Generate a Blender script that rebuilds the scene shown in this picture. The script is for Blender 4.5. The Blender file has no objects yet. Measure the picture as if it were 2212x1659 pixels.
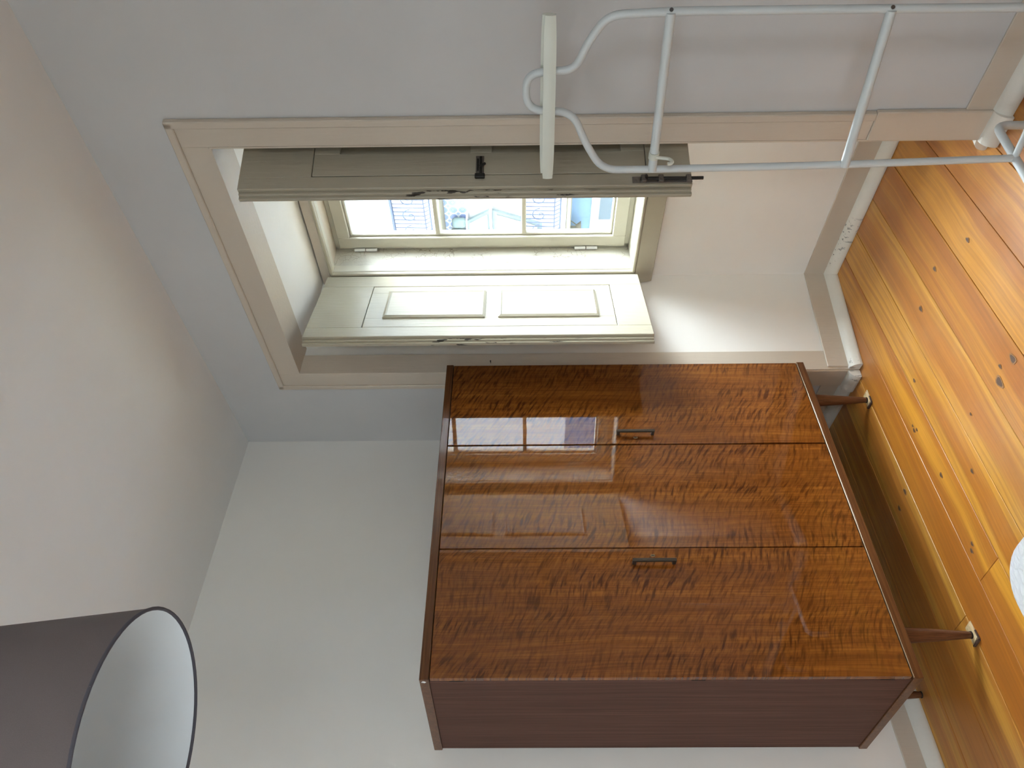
import bpy, bmesh, math, random
from mathutils import Vector, Matrix
R = math.radians
random.seed(7)
scene = bpy.context.scene
col = scene.collection

# ------------------------------------------------------------------ camera
# the photograph was taken with the phone on its side: world "down" is image right
yaw, pitch, roll = 0.78310, 0.01091, -0.00828
d0 = Vector((-math.sin(yaw), math.cos(yaw), 0)); r0 = Vector((math.cos(yaw), math.sin(yaw), 0)); zz = Vector((0, 0, 1))
fwd = d0 * math.cos(pitch) + zz * math.sin(pitch); up0 = r0.cross(fwd)
rgt = r0 * math.cos(roll) + up0 * math.sin(roll); upv = -r0 * math.sin(roll) + up0 * math.cos(roll)
cam_d = bpy.data.cameras.new('camera'); cam = bpy.data.objects.new('camera', cam_d); col.objects.link(cam)
cx, cy, cz = -upv, rgt, -fwd
cam.matrix_world = Matrix(((cx.x, cy.x, cz.x, 0), (cx.y, cy.y, cz.y, 0), (cx.z, cy.z, cz.z, 1.5), (0, 0, 0, 1)))
cam_d.sensor_fit = 'HORIZONTAL'; cam_d.sensor_width = 36; cam_d.lens = 1682.7 / 2212 * 36
cam_d.clip_start = 0.02; cam_d.clip_end = 200
scene.camera = cam

# window-wall frame: s along the wall to the right, n through the wall to the outside
WA = R(9.3)
C0 = Vector((-2.985, 2.598, 0)); EW = Vector((math.cos(WA), -math.sin(WA), 0)); NW = Vector((math.sin(WA), math.cos(WA), 0))
MW = Matrix(((EW.x, NW.x, 0, C0.x), (EW.y, NW.y, 0, C0.y), (0, 0, 1, 0), (0, 0, 0, 1)))
def W(s, n, z): return C0 + EW * s + NW * n + Vector((0, 0, z))

# ------------------------------------------------------------------ sky, sun, exposure
SKY, SUN, EXPO = 47.0, 0.0, 0.56
world = bpy.data.worlds.new('sky'); scene.world = world; world.use_nodes = True
wn = world.node_tree; bg = wn.nodes['Background']
# bright hazy sky, brighter overhead than at the horizon
tc = wn.nodes.new('ShaderNodeTexCoord'); sx = wn.nodes.new('ShaderNodeSeparateXYZ'); wn.links.new(tc.outputs['Generated'], sx.inputs[0])
cr_ = wn.nodes.new('ShaderNodeValToRGB'); wn.links.new(sx.outputs['Z'], cr_.inputs[0])
cr_.color_ramp.elements[0].position = 0.0; cr_.color_ramp.elements[0].color = (.32, .345, .365, 1)
cr_.color_ramp.elements[1].position = 1.0; cr_.color_ramp.elements[1].color = (.88, .97, 1.04, 1)
wn.links.new(cr_.outputs[0], bg.inputs[0]); bg.inputs[1].default_value = SKY
sun_d = bpy.data.lights.new('sun', 'SUN'); sun = bpy.data.objects.new('sun', sun_d); col.objects.link(sun)
sun_d.energy = SUN; sun_d.angle = R(0.6); sun_d.color = (1.0, 0.93, 0.80)
sd = Vector((-0.80, 0.02, -0.95)).normalized()
sun.rotation_euler = sd.to_track_quat('-Z', 'Y').to_euler(); sun.location = (9, 0, 12)
def portal(name, M, sx, sy):
    l = bpy.data.lights.new(name, 'AREA'); o = bpy.data.objects.new(name, l); col.objects.link(o)
    l.shape = 'RECTANGLE'; l.size = sx; l.size_y = sy; l.cycles.is_portal = True; o.matrix_world = M
    return o
# daylight portal in the window opening (a sampling aid; it gives off no light)
portal('window_daylight_portal', MW @ Matrix.Translation((1.24, 0.76, 1.68)) @ Matrix.Rotation(R(-90), 4, 'X'), 1.12, 1.5)
portal('rear_fill_portal', Matrix(((1, 0, 0, -1.85), (0, 0, -1, -2.02), (0, 1, 0, 1.9), (0, 0, 0, 1))), 1.45, 1.45)
portal('side_fill_portal', Matrix(((0, 0, 1, 1.62), (1, 0, 0, -.95), (0, 1, 0, 1.75), (0, 0, 0, 1))), 1.35, 1.45)
vs = scene.view_settings
vs.view_transform = 'Standard'; vs.look = 'None'; vs.gamma = 1; vs.use_curve_mapping = False; vs.exposure = EXPO
scene.cycles.max_bounces = 7; scene.cycles.diffuse_bounces = 4; scene.cycles.glossy_bounces = 3
scene.cycles.use_adaptive_sampling = True; scene.cycles.adaptive_threshold = .15; scene.cycles.adaptive_min_samples = 30
scene.cycles.transparent_max_bounces = 10; scene.cycles.sample_clamp_indirect = 6

# ------------------------------------------------------------------ material helpers
class G:
    def __init__(s, name):
        s.m = bpy.data.materials.new(name); s.m.use_nodes = True; s.t = s.m.node_tree; s.b = s.t.nodes['Principled BSDF']
    def n(s, typ, ins=None, **props):
        nd = s.t.nodes.new('ShaderNode' + typ)
        for k, v in props.items(): setattr(nd, k, v)
        for k, v in (ins or {}).items(): s.set(nd.inputs[k], v)
        return nd
    def set(s, sock, v):
        if isinstance(v, bpy.types.NodeSocket): s.t.links.new(v, sock)
        elif isinstance(v, bpy.types.Node): s.t.links.new(v.outputs[0], sock)
        else:
            if isinstance(v, tuple) and len(v) == 3 and sock.type == 'RGBA': v = (*v, 1)
            sock.default_value = v
    def p(s, **kw):
        for k, v in kw.items(): s.set(s.b.inputs[k.replace('_', ' ')], v)
    def obj(s): return s.n('TexCoord').outputs['Object']
    def mapn(s, vec, scale=(1, 1, 1), loc=(0, 0, 0), rot=(0, 0, 0)):
        return s.n('Mapping', {'Vector': vec, 'Scale': scale, 'Location': loc, 'Rotation': rot}).outputs[0]
    def noise(s, vec, scale=1, detail=3, rough=.5, dist=0):
        return s.n('TexNoise', {'Vector': vec, 'Scale': scale, 'Detail': detail, 'Roughness': rough, 'Distortion': dist}).outputs['Fac']
    def ramp(s, fac, stops):
        nd = s.n('ValToRGB', {'Fac': fac}); cr = nd.color_ramp
        while len(cr.elements) < len(stops): cr.elements.new(.5)
        for el, (p, c) in zip(cr.elements, stops):
            el.position = p; el.color = (*c, 1) if isinstance(c, tuple) else (c, c, c, 1)
        return nd.outputs[0]
    def mix(s, fac, a, b, mode='MIX'):
        nd = s.n('Mix', data_type='RGBA', blend_type=mode)
        s.set(nd.inputs[0], fac); s.set(nd.inputs[6], a); s.set(nd.inputs[7], b); return nd.outputs[2]
    def math(s, op, a, b=0.0, c=0.0):
        nd = s.n('Math', operation=op); s.set(nd.inputs[0], a); s.set(nd.inputs[1], b); s.set(nd.inputs[2], c); return nd.outputs[0]
    def bump(s, h, strength=.2, dist=.01):
        return s.n('Bump', {'Height': h, 'Strength': strength, 'Distance': dist}).outputs[0]
    def rnd(s): return s.n('ObjectInfo').outputs['Random']
    def addv(s, vec, off):
        nd = s.n('VectorMath', operation='ADD'); s.set(nd.inputs[0], vec); s.set(nd.inputs[1], off); return nd.outputs[0]
    def comb(s, x=0.0, y=0.0, z=0.0): return s.n('CombineXYZ', {'X': x, 'Y': y, 'Z': z}).outputs[0]

def srgb(r, g, b):
    f = lambda c: (c / 255 / 12.92) if c / 255 <= .04045 else ((c / 255 + .055) / 1.055) ** 2.4
    return (f(r), f(g), f(b))

def plain(name, c, rough=.6, metal=0, coat=0, bumpscale=None, bs=.1, spec=.5):
    g = G(name); v = g.obj()
    k = g.noise(v, 9, 4)
    a = tuple(x * .93 for x in c); b = tuple(min(1, x * 1.06) for x in c)
    g.p(Base_Color=g.mix(k, a, b), Roughness=rough, Metallic=metal, Coat_Weight=coat)
    g.b.inputs['Specular IOR Level'].default_value = spec
    if bumpscale: g.p(Normal=g.bump(g.noise(v, bumpscale, 4), bs, .01))
    return g.m

def plaster(name, a, b, rough=.85, lump=.25):
    g = G(name); v = g.obj()
    k = g.ramp(g.noise(v, 1.1, 5, .6), [(.3, a), (.7, b)])
    mk = g.noise(g.mapn(v, (1, 1, 1)), 5.5, 6, .7)
    smudge = g.ramp(mk, [(.70, 0.0), (.80, .10)])
    g.p(Base_Color=g.mix(smudge, k, (.42, .38, .33)), Roughness=rough)
    h = g.math('ADD', g.math('MULTIPLY', g.noise(v, 3.2, 4), 1.0), g.math('MULTIPLY', g.noise(v, 260, 2), .02))
    g.p(Normal=g.bump(h, lump, .02)); return g.m

def painted(name, c, chips=0.0, rough=.38, peel=False):
    g = G(name); v = g.obj()
    k = g.noise(v, 4, 5, .6)
    base = g.mix(k, tuple(x * .95 for x in c), tuple(min(1, x * 1.04) for x in c))
    h = g.math('ADD', g.noise(g.mapn(v, (30, 30, 3)), 3, 3), g.math('MULTIPLY', g.noise(v, 14, 3), .8))
    if chips:
        cn = g.noise(g.mapn(v, (1, 1, .22)), 60, 4, .6)
        zone = g.ramp(g.noise(g.mapn(v, (.4, .4, 1)), 3.1, 2), [(.52, 0.0), (.60, 1.0)])
        f = g.math('MULTIPLY', g.ramp(cn, [(.60 - chips, 0.0), (.615 - chips, 1.0)]), zone)
        base = g.mix(f, base, (.035, .026, .018)); h = g.math('SUBTRACT', h, g.math('MULTIPLY', f, 1.5))
    if peel:
        cn = g.n('TexVoronoi', {'Vector': g.addv(v, g.mapn(g.n('TexNoise', {'Vector': v, 'Scale': 22.0}).outputs['Color'], (.05, .05, .05))), 'Scale': 26.0}, feature='DISTANCE_TO_EDGE').outputs[0]
        cr = g.ramp(cn, [(.0, 1.0), (.035, 0.0)])
        zone = g.ramp(g.noise(v, 7, 4), [(.46, 0.0), (.54, 1.0)])
        f = g.math('MULTIPLY', cr, zone)
        base = g.mix(g.math('MULTIPLY', f, .85), base, (.20, .155, .10)); h = g.math('SUBTRACT', h, g.math('MULTIPLY', f, 2.0))
        h = g.math('ADD', h, g.math('MULTIPLY', g.noise(v, 60, 4), 1.2))
    g.p(Base_Color=base, Roughness=rough, Normal=g.bump(h, .16, .006)); return g.m

M = {}
M['wall'] = plaster('warm_white_wall_paint', (.835, .81, .755), (.88, .86, .81))
M['wall_shaded'] = plaster('shaded_white_wall_paint', (.555, .548, .535), (.61, .603, .59))  # wall paint darkened to stand for the dimmer light on the window wall
M['ceiling'] = plaster('ceiling_paint', (.85, .84, .81), (.89, .88, .86), lump=.35)
M['street_grey'] = plaster('grey_street_plaster', (.34, .355, .37), (.40, .415, .43), lump=.1)
M['beige'] = painted('beige_trim_paint', (.59, .515, .42), rough=.5)
M['bead'] = painted('white_bead_paint', (.79, .76, .68), chips=.005, rough=.45)
M['cream'] = painted('cream_gloss_paint', (.41, .372, .282), rough=.33)
M['cream_chip'] = painted('cream_chipped_paint', (.41, .372, .282), chips=.035, rough=.4)
M['peel'] = painted('peeling_cream_paint', (.50, .475, .40), rough=.5, peel=True)
M['sash'] = painted('window_sash_paint', (.58, .55, .45), rough=.35)
M['dark_groove'] = plain('dark_groove', (.10, .075, .055), .8)
M['iron'] = plain('old_black_iron', (.035, .033, .030), .55, .6, bumpscale=120, bs=.3)
M['iron_worn'] = plain('worn_painted_iron', (.16, .14, .12), .5, .3, bumpscale=120, bs=.4)
M['white_metal'] = plain('white_powder_coat', (.62, .65, .64), .42, bumpscale=300, bs=.05)
M['plastic'] = plain('cream_plastic', (.66, .67, .58), .38)
M['screw'] = plain('steel_screw', (.22, .22, .22), .4, .9)
M['hinge_white'] = plain('white_hinge', (.85, .85, .84), .35)

def glass(name, tint=(1, 1, 1)):
    g = G(name); t = g.t
    tr = g.n('BsdfTransparent', {'Color': tint}); gl = g.n('BsdfGlossy', {'Roughness': .02, 'Color': (1, 1, 1)})
    lw = g.n('LayerWeight', {'Blend': .5}); fr = g.n('Math', operation='MULTIPLY_ADD'); mx = g.n('MixShader')
    pw = g.n('Math', operation='POWER'); t.links.new(lw.outputs['Facing'], pw.inputs[0]); pw.inputs[1].default_value = 5
    t.links.new(pw.outputs[0], fr.inputs[0]); fr.inputs[1].default_value = .6; fr.inputs[2].default_value = .03
    t.links.new(fr.outputs[0], mx.inputs[0]); t.links.new(tr.outputs[0], mx.inputs[1]); t.links.new(gl.outputs[0], mx.inputs[2])
    t.links.new(mx.outputs[0], t.nodes['Material Output'].inputs['Surface']); return g.m
M['glass'] = glass('window_glass', (.95, .965, .97))

M['dim_pane'] = glass('grey_dimming_pane', (.66, .66, .66)); M['dim_pane_dense'] = glass('dense_grey_dimming_pane', (.40, .40, .40))  # grey tints that set how much light the added windows let in
def pine():
    g = G('honey_pine_boards'); v = g.obj(); r = g.rnd()
    off = g.comb(g.math('MULTIPLY', r, 31.0), g.math('MULTIPLY', r, 57.0), 0.0)
    v2 = g.addv(v, off)
    warp = g.math('MULTIPLY', g.math('SUBTRACT', g.noise(g.mapn(v2, (3, .9, 1)), 1.0, 3), .5), .10)
    v3 = g.addv(v2, g.comb(warp))
    heart = g.ramp(g.noise(g.mapn(v3, (11, .30, 1)), 1.0, 3, .45), [(.44, 0.0), (.54, 1.0)])
    rings = g.noise(g.mapn(v3, (62, .9, 1)), 1.0, 5, .65)
    fine = g.noise(g.mapn(v3, (420, 7, 1)), 1.0, 2)
    tone = g.ramp(r, [(.0, (.52, .205, .022)), (.35, (.66, .295, .032)), (.7, (.62, .305, .048)), (1.0, (.73, .355, .054))])
    red = g.mix(r, (.40, .125, .015), (.50, .180, .026))
    c = g.mix(g.math('MULTIPLY', heart, .85), tone, red)
    c = g.mix(g.ramp(rings, [(.36, .55), (.58, 0.0)]), c, (.28, .095, .016))
    c = g.mix(g.ramp(rings, [(.60, 0.0), (.78, .35)]), c, (.84, .50, .12))
    c = g.mix(g.ramp(fine, [(.45, .10), (.65, 0.0)]), c, (.22, .09, .03))
    wear = g.ramp(g.noise(v, 2.3, 5, .6), [(.54, 0.0), (.74, .25)])
    c = g.mix(wear, c, (.50, .33, .15))
    g.p(Base_Color=c, Roughness=g.ramp(g.noise(v, 6, 3), [(.3, .30), (.7, .46)]), Coat_Weight=.25, Coat_Roughness=.28,
        Normal=g.bump(g.math('ADD', rings, g.math('MULTIPLY', g.noise(g.mapn(v, (8, .8, 1)), 1, 2), 2.0)), .10, .004))
    return g.m
M['pine'] = pine()
M['knot'] = plain('dark_pine_knot', (.095, .050, .028), .5)
M['knot_ring'] = plain('pine_knot_ring', (.30, .14, .05), .45)
M['gap'] = plain('dark_floor_gap', (.02, .014, .01), .9)

def veneer():
    # fiddleback mahogany: grain up the door, short dark ripples across it
    g = G('glossy_fiddleback_veneer'); v = g.obj(); r = g.rnd()
    v2 = g.addv(v, g.comb(0.0, g.math('MULTIPLY', r, 13.0), g.math('MULTIPLY', r, 29.0)))
    flow = g.math('MULTIPLY', g.math('SUBTRACT', g.noise(g.mapn(v2, (0, 2.2, .9)), 1, 2), .5), .16)
    v3 = g.addv(v2, g.comb(0.0, g.math('MULTIPLY', flow, .5), flow))
    bands = g.noise(g.mapn(v3, (0, 26, .8)), 1, 4, .6)
    fine = g.noise(g.mapn(v3, (0, 190, 5)), 1, 2)
    xyz = g.n('SeparateXYZ', {'Vector': v3})
    shear = g.math('ADD', xyz.outputs['Z'], g.math('MULTIPLY', xyz.outputs['Y'], .42))
    rip = g.noise(g.comb(0.0, g.math('MULTIPLY', xyz.outputs['Y'], 15.0), g.math('MULTIPLY', shear, 80.0)), 1, 2, .5, .25)
    rip2 = g.noise(g.comb(3.0, g.math('MULTIPLY', xyz.outputs['Y'], 34.0), g.math('MULTIPLY', shear, 105.0)), 1, 2)
    where = g.ramp(g.noise(g.mapn(v2, (0, 6.5, 1.3)), 1, 3), [(.30, .15), (.62, .85)])
    c = g.ramp(bands, [(.25, (.135, .040, .007)), (.48, (.205, .064, .010)), (.66, (.27, .092, .014)), (.82, (.205, .066, .010))])
    dark = g.ramp(rip, [(.35, 1.0), (.50, 0.0)])
    c = g.mix(g.math('MULTIPLY', dark, g.math('MULTIPLY', where, .95)), c, (.034, .007, .002))
    lite = g.ramp(rip, [(.55, 0.0), (.75, 1.0)])
    c = g.mix(g.math('MULTIPLY', lite, g.math('MULTIPLY', where, .30)), c, (.40, .155, .028))
    c = g.mix(g.math('MULTIPLY', g.ramp(rip2, [(.35, .5), (.55, 0.0)]), where), c, (.07, .018, .004))
    c = g.mix(g.ramp(fine, [(.40, .30), (.60, 0.0)]), c, (.06, .018, .005))
    wob = g.noise(g.mapn(v, (1, 5, 2.5)), 1, 3)
    g.p(Base_Color=c, Roughness=.30, Coat_Weight=1.0, Coat_Roughness=.008, Coat_IOR=1.62)
    g.b.inputs['Specular IOR Level'].default_value = .0
    g.set(g.b.inputs['Coat Normal'], g.bump(g.math('ADD', wob, g.math('MULTIPLY', g.noise(v, 45, 2), .03)), .03, .004))
    return g.m
M['veneer'] = veneer()
def sidewood(name, a, b, rough=.5, coat=0.0, axis='Z'):
    g = G(name); v = g.obj()
    sc = (70, 70, 1.1) if axis == 'Z' else ((70, 1.1, 70) if axis == 'Y' else (1.1, 70, 70))
    k = g.noise(g.mapn(v, sc), 1, 4, .6); k2 = g.noise(g.mapn(v, tuple(x * 4 for x in sc)), 1, 2)
    c = g.ramp(k, [(.3, a), (.7, b)]); c = g.mix(g.ramp(k2, [(.4, .35), (.6, 0.0)]), c, tuple(x * .4 for x in a))
    g.p(Base_Color=c, Roughness=rough, Coat_Weight=coat, Coat_Roughness=.06); g.b.inputs['Specular IOR Level'].default_value = .2; return g.m
M['side'] = sidewood('matt_brown_side_veneer', (.082, .034, .021), (.125, .058, .039), .6)
M['edge_y'] = sidewood('glossy_brown_edge', (.085, .030, .011), (.17, .068, .022), .35, .35, 'Y')
M['edge_dark'] = sidewood('dull_brown_edge', (.075, .042, .028), (.10, .062, .045), .5, .1, 'X')
M['leg'] = sidewood('turned_leg_wood', (.10, .038, .016), (.17, .070, .030), .4, .3, 'Z')
M['inside'] = plain('dark_wardrobe_inside', (.02, .012, .008), .9)
M['brass'] = plain('dull_brass', (.42, .30, .16), .35, .9)
M['bronze'] = plain('dark_bronze_pull', (.075, .060, .045), .42, .8)
M['bevel_glint'] = plain('pale_bevel_reflection', (.46, .34, .21), .25, .3)
M['white_chip'] = plain('white_paint_fleck', (.85, .84, .82), .6)
M['pale_wood'] = sidewood('pale_shim_wood', (.62, .44, .22), (.78, .60, .36), .6, 0, 'Y')

def fabric(name, c, sc=900):
    g = G(name); v = g.obj(); k = g.noise(v, sc, 2); k2 = g.noise(v, 3, 3)
    g.p(Base_Color=g.mix(k, tuple(x * .85 for x in c), tuple(min(1, x * 1.12) for x in c)), Roughness=.9, Normal=g.bump(k, .15, .002))
    return g.m
M['shade'] = fabric('taupe_shade_fabric', (.15, .122, .116))
M['lining'] = plain('white_shade_lining', (.80, .83, .84), .7)
M['shade_trim'] = fabric('slate_shade_trim', (.085, .080, .095))
M['cord'] = plain('white_cord', (.8, .8, .78), .5)
M['bulb'] = plain('frosted_bulb', (.86, .86, .84), .3)
def quilt():
    g = G('white_pebble_quilt'); v = g.obj()
    w = g.addv(v, g.mapn(g.n('TexNoise', {'Vector': v, 'Scale': 18.0}).outputs['Color'], (.03, .03, .03)))
    vo = g.n('TexVoronoi', {'Vector': g.mapn(w, (1, .62, 1)), 'Scale': 62.0}, feature='DISTANCE_TO_EDGE').outputs[0]
    h = g.ramp(vo, [(.0, 0.0), (.16, .55), (.24, 1.0), (.34, .75)])
    g.p(Base_Color=g.mix(h, (.80, .82, .84), (.88, .895, .91)), Roughness=.8, Normal=g.bump(h, .55, .004)); return g.m
M['quilt'] = quilt()
M['mattress'] = fabric('white_mattress_ticking', (.80, .80, .79))
M['bedwood'] = sidewood('plain_bed_wood', (.40, .26, .13), (.52, .36, .20), .5, 0, 'Y')

# ------------------------------------------------------------------ mesh helpers
def new_obj(name, bm, mats, parent=None, M4=None, smooth=False):
    me = bpy.data.meshes.new(name); bmesh.ops.recalc_face_normals(bm, faces=bm.faces); bm.to_mesh(me); bm.free()
    for m in (mats if isinstance(mats, (list, tuple)) else [mats]): me.materials.append(m)
    if smooth:
        for p in me.polygons: p.use_smooth = True
        try: me.set_sharp_from_angle(angle=R(38))
        except Exception: pass
    o = bpy.data.objects.new(name, me); col.objects.link(o)
    if parent is not None: o.parent = parent
    if M4 is not None: o.matrix_world = M4 if parent is None else o.matrix_world
    return o
def BM(): return bmesh.new()
def add(bm, src, mat=0):
    base = len(bm.verts); bm.verts.ensure_lookup_table()
    vm = {}
    for v in src.verts: vm[v] = bm.verts.new(v.co)
    for f in src.faces:
        nf = bm.faces.new([vm[v] for v in f.verts]); nf.material_index = mat if mat else f.material_index
    src.free()
def box(bm, lo, hi, bev=0, mat=0, seg=1, mx=None):
    t = BM(); bmesh.ops.create_cube(t, size=1)
    for v in t.verts:
        v.co = Vector([lo[i] + (v.co[i] + .5) * (hi[i] - lo[i]) for i in range(3)])
    if bev: bmesh.ops.bevel(t, geom=list(t.edges), offset=bev, segments=seg, affect='EDGES', profile=.5)
    if mx is not None: bmesh.ops.transform(t, matrix=mx, verts=t.verts)
    add(bm, t, mat)
def prism(bm, poly, lo, hi, axis='z', mat=0, bev=0):
    """extrude a 2-D polygon: axis z -> (x,y), axis y -> (x,z), axis x -> (y,z)"""
    def P(a, b, h): return {'z': (a, b, h), 'y': (a, h, b), 'x': (h, a, b)}[axis]
    t = BM(); A = [t.verts.new(P(a, b, lo)) for a, b in poly]; Bv = [t.verts.new(P(a, b, hi)) for a, b in poly]
    t.faces.new(A); t.faces.new(Bv[::-1]); k = len(poly)
    for i in range(k): t.faces.new((A[i], A[(i + 1) % k], Bv[(i + 1) % k], Bv[i]))
    if bev: bmesh.ops.bevel(t, geom=list(t.edges), offset=bev, segments=1, affect='EDGES')
    add(bm, t, mat)
def hexa(bm, pts8, mat=0):
    """bottom 4 + top 4 corners"""
    v = [bm.verts.new(p) for p in pts8]
    for q in ((0, 3, 2, 1), (4, 5, 6, 7), (0, 1, 5, 4), (1, 2, 6, 5), (2, 3, 7, 6), (3, 0, 4, 7)):
        f = bm.faces.new([v[i] for i in q]); f.material_index = mat
def tube(bm, pts, r, seg=10, cap=True, mat=0, flat=1.0, flat_axis=None):
    pts = [Vector(p) for p in pts]; rings = []
    up = None
    for i, p in enumerate(pts):
        a = pts[max(0, i - 1)]; b = pts[min(len(pts) - 1, i + 1)]; t = (b - a).normalized()
        if up is None:
            up = Vector((0, 0, 1)) if abs(t.z) < .9 else Vector((1, 0, 0))
        x = (up - t * up.dot(t)); x.normalize(); y = t.cross(x); up = x
        rr = r[i] if isinstance(r, (list, tuple)) else r
        rings.append([bm.verts.new(p + x * math.cos(2 * math.pi * k / seg) * rr + y * math.sin(2 * math.pi * k / seg) * rr) for k in range(seg)])
    for a, b in zip(rings, rings[1:]):
        for k in range(seg):
            f = bm.faces.new((a[k], a[(k + 1) % seg], b[(k + 1) % seg], b[k])); f.material_index = mat
    if cap:
        for rg in (rings[0][::-1], rings[-1]):
            f = bm.faces.new(rg); f.material_index = mat
def smooth_path(pts, n=6):
    """Catmull-Rom"""
    P = [Vector(p) for p in pts]; out = []
    for i in range(len(P) - 1):
        a = P[max(0, i - 1)]; b = P[i]; c = P[i + 1]; d = P[min(len(P) - 1, i + 2)]
        for k in range(n):
            t = k / n
            out.append(.5 * ((2 * b) + (c - a) * t + (2 * a - 5 * b + 4 * c - d) * t * t + (3 * b - a - 3 * c + d) * t ** 3))
    out.append(P[-1]); return out
def lathe(bm, prof, seg=32, mat=0, center=(0, 0)):
    rings = [[bm.verts.new((center[0] + r * math.cos(2 * math.pi * k / seg), center[1] + r * math.sin(2 * math.pi * k / seg), z)) for k in range(seg)] for r, z in prof]
    for a, b in zip(rings, rings[1:]):
        for k in range(seg):
            f = bm.faces.new((a[k], a[(k + 1) % seg], b[(k + 1) % seg], b[k])); f.material_index = mat
    return rings
def empty(name, loc=(0, 0, 0), M4=None):
    o = bpy.data.objects.new(name, None); col.objects.link(o); o.empty_display_size = .1
    if M4 is not None: o.matrix_world = M4
    else: o.location = loc
    return o
def tag(o, label, cat=None, kind=None, group=None):
    o['label'] = label
    if cat: o['category'] = cat
    if kind: o['kind'] = kind
    if group: o['group'] = group
    return o

# ================================================================== ROOM SHELL
CEIL = 2.885; XR = 1.35; YB = -1.75
XL = -2.985
# floor: dark sub-floor with each board laid on it
bm = BM(); prism(bm, [(XL - .1, YB - .1), (XR + .1, YB - .1), (XR + .1, 2.2), (-1.0, 3.2), (XL - .1, 3.3)], -.08, -.022)
floor = tag(new_obj('floor', bm, M['gap']), 'honey pine floorboards running towards the window', 'floor', 'structure')
def wall_y(x):  # inner face of the window wall above x
    return C0.y - (x - C0.x) * math.tan(WA)
NB0, NB1 = Vector((W(.60, .53, 0).x, W(.60, .53, 0).y)), Vector((W(1.75, .53, 0).x, W(1.75, .53, 0).y))
def end_y(x):
    if -2.43 < x < -1.22: return NB0.y + (x - NB0.x) * (NB1.y - NB0.y) / (NB1.x - NB0.x) + .03
    return wall_y(x) + .02
seams = [XL - .01, -2.80, -2.622, -2.436, -2.282, -2.141, -1.990, -1.797, -1.601, -1.411, -1.222, -1.03, -.84, -.65, -.46, -.27, -.08, .11, .30, .49, .68, .87, 1.06, 1.25, XR + .02]
butts = {2: [1.318], 4: [1.356], 7: [-.4], 9: [.5], 11: [.9], 13: [.1]}
def plank(x0, x1, ya, yb0, yb1, dz):
    b = BM(); g_ = .0012
    prism(b, [(x0 + g_, ya), (x1 - g_, ya), (x1 - g_, yb1), (x0 + g_, yb0)], -.022, dz, bev=.0012)
    return new_obj('plank', b, M['pine'], floor)
planks = []
for i, (a, b_) in enumerate(zip(seams, seams[1:])):
    dz = random.uniform(-.0012, 0.0)
    cuts = [YB - .02] + butts.get(i, [])
    for j, c in enumerate(cuts):
        if j + 1 < len(cuts): planks.append((a, b_, c, cuts[j + 1], plank(a, b_, c + .0006, cuts[j + 1] - .0006, cuts[j + 1] - .0006, dz)))
        else: planks.append((a, b_, c, 9, plank(a, b_, c + .0006, end_y(a + .002), end_y(b_ - .002), dz)))
knots = [(-1.518, 2.191, .012), (-1.712, 2.291, .013), (-1.878, 2.267, .015), (-2.105, 2.115, .010), (-1.64, 1.738, .020), (-1.737, 1.736, .024), (-1.700, 1.768, .010),
         (-2.242, 1.983, .011), (-2.226, 1.972, .008), (-2.238, 2.003, .007), (-1.924, 1.772, .007), (-2.055, 1.635, .011), (-2.468, 1.865, .015), (-2.552, 1.846, .014), (-2.248, 1.451, .011), (-2.229, 1.466, .010),
         (-2.215, 1.745, .012), (-2.53, 1.30, .011), (-1.45, 1.55, .013)]
for kx, ky, kr in knots:
    for a, b_, y0, y1, o in planks:
        if a < kx < b_ and y0 < ky < y1:
            b = BM()
            for rr, zt, mi in ((kr, .0008, 1), (kr * .72, .0011, 0)):
                vs_ = []
                for k in range(14):
                    an = 2 * math.pi * k / 14; w = 1 + .14 * math.sin(3 * an + kx * 40)
                    vs_.append((kx + math.cos(an) * rr * .62 * w, ky + math.sin(an) * rr * 1.05 * w))
                prism(b, vs_, -.004, zt, mat=mi)
            new_obj('knot', b, [M['knot'], M['knot_ring']], o)

# left wall, rear walls, ceiling
def wall(name, lo, hi, label, m='wall'):
    b = BM(); box(b, lo, hi); return tag(new_obj(name, b, M[m]), label, 'wall', 'structure')
wall('wall_left', (XL - .25, YB - .25, -.1), (XL, 3.5, CEIL + .1), 'off-white plaster wall behind the wardrobe')
UY0, UY1, UZ0, UZ1 = -1.60, -.30, 1.05, 2.45     # unseen side window, added to fill the room with light
b = BM()
box(b, (XR, YB - .25, -.1), (XR + .25, UY0, CEIL + .1)); box(b, (XR, UY1, -.1), (XR + .25, 2.4, CEIL + .1))
box(b, (XR, UY0, -.1), (XR + .25, UY1, UZ0)); box(b, (XR, UY0, UZ1), (XR + .25, UY1, CEIL + .1))
tag(new_obj('wall_right', b, M['wall']), 'off-white plaster wall to the right of the photographer', 'wall', 'structure')
def fill_window(name, M4, w, h, label, dim_pane):  # unseen window added as fill light, weakened by a tinted sheet
    root = tag(empty(name, M4=M4), label, 'window', 'structure'); b = BM(); hw = w / 2
    for lo, hi in (((-hw, -.03, 0), (-hw + .04, .03, h)), ((hw - .04, -.03, 0), (hw, .03, h)), ((-hw, -.03, 0), (hw, .03, .04)), ((-hw, -.03, h - .04), (hw, .03, h))): box(b, lo, hi, .002)
    new_obj('frame', b, M['sash'], root)
    b = BM(); box(b, (-hw + .04, -.002, .04), (hw - .04, .002, h - .04)); new_obj('pane', b, M['glass'], root)
    b = BM(); box(b, (-hw + .042, -.020, .042), (hw - .042, -.018, h - .042)); new_obj('dimming_pane', b, M[dim_pane], root)
fill_window('fill_window_side', Matrix(((0, 1, 0, XR + .14), (1, 0, 0, (UY0 + UY1) / 2), (0, 0, 1, UZ0), (0, 0, 0, 1))), UY1 - UY0, UZ1 - UZ0, 'unseen window added in the right-hand wall to fill the room with light', 'dim_pane')
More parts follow.
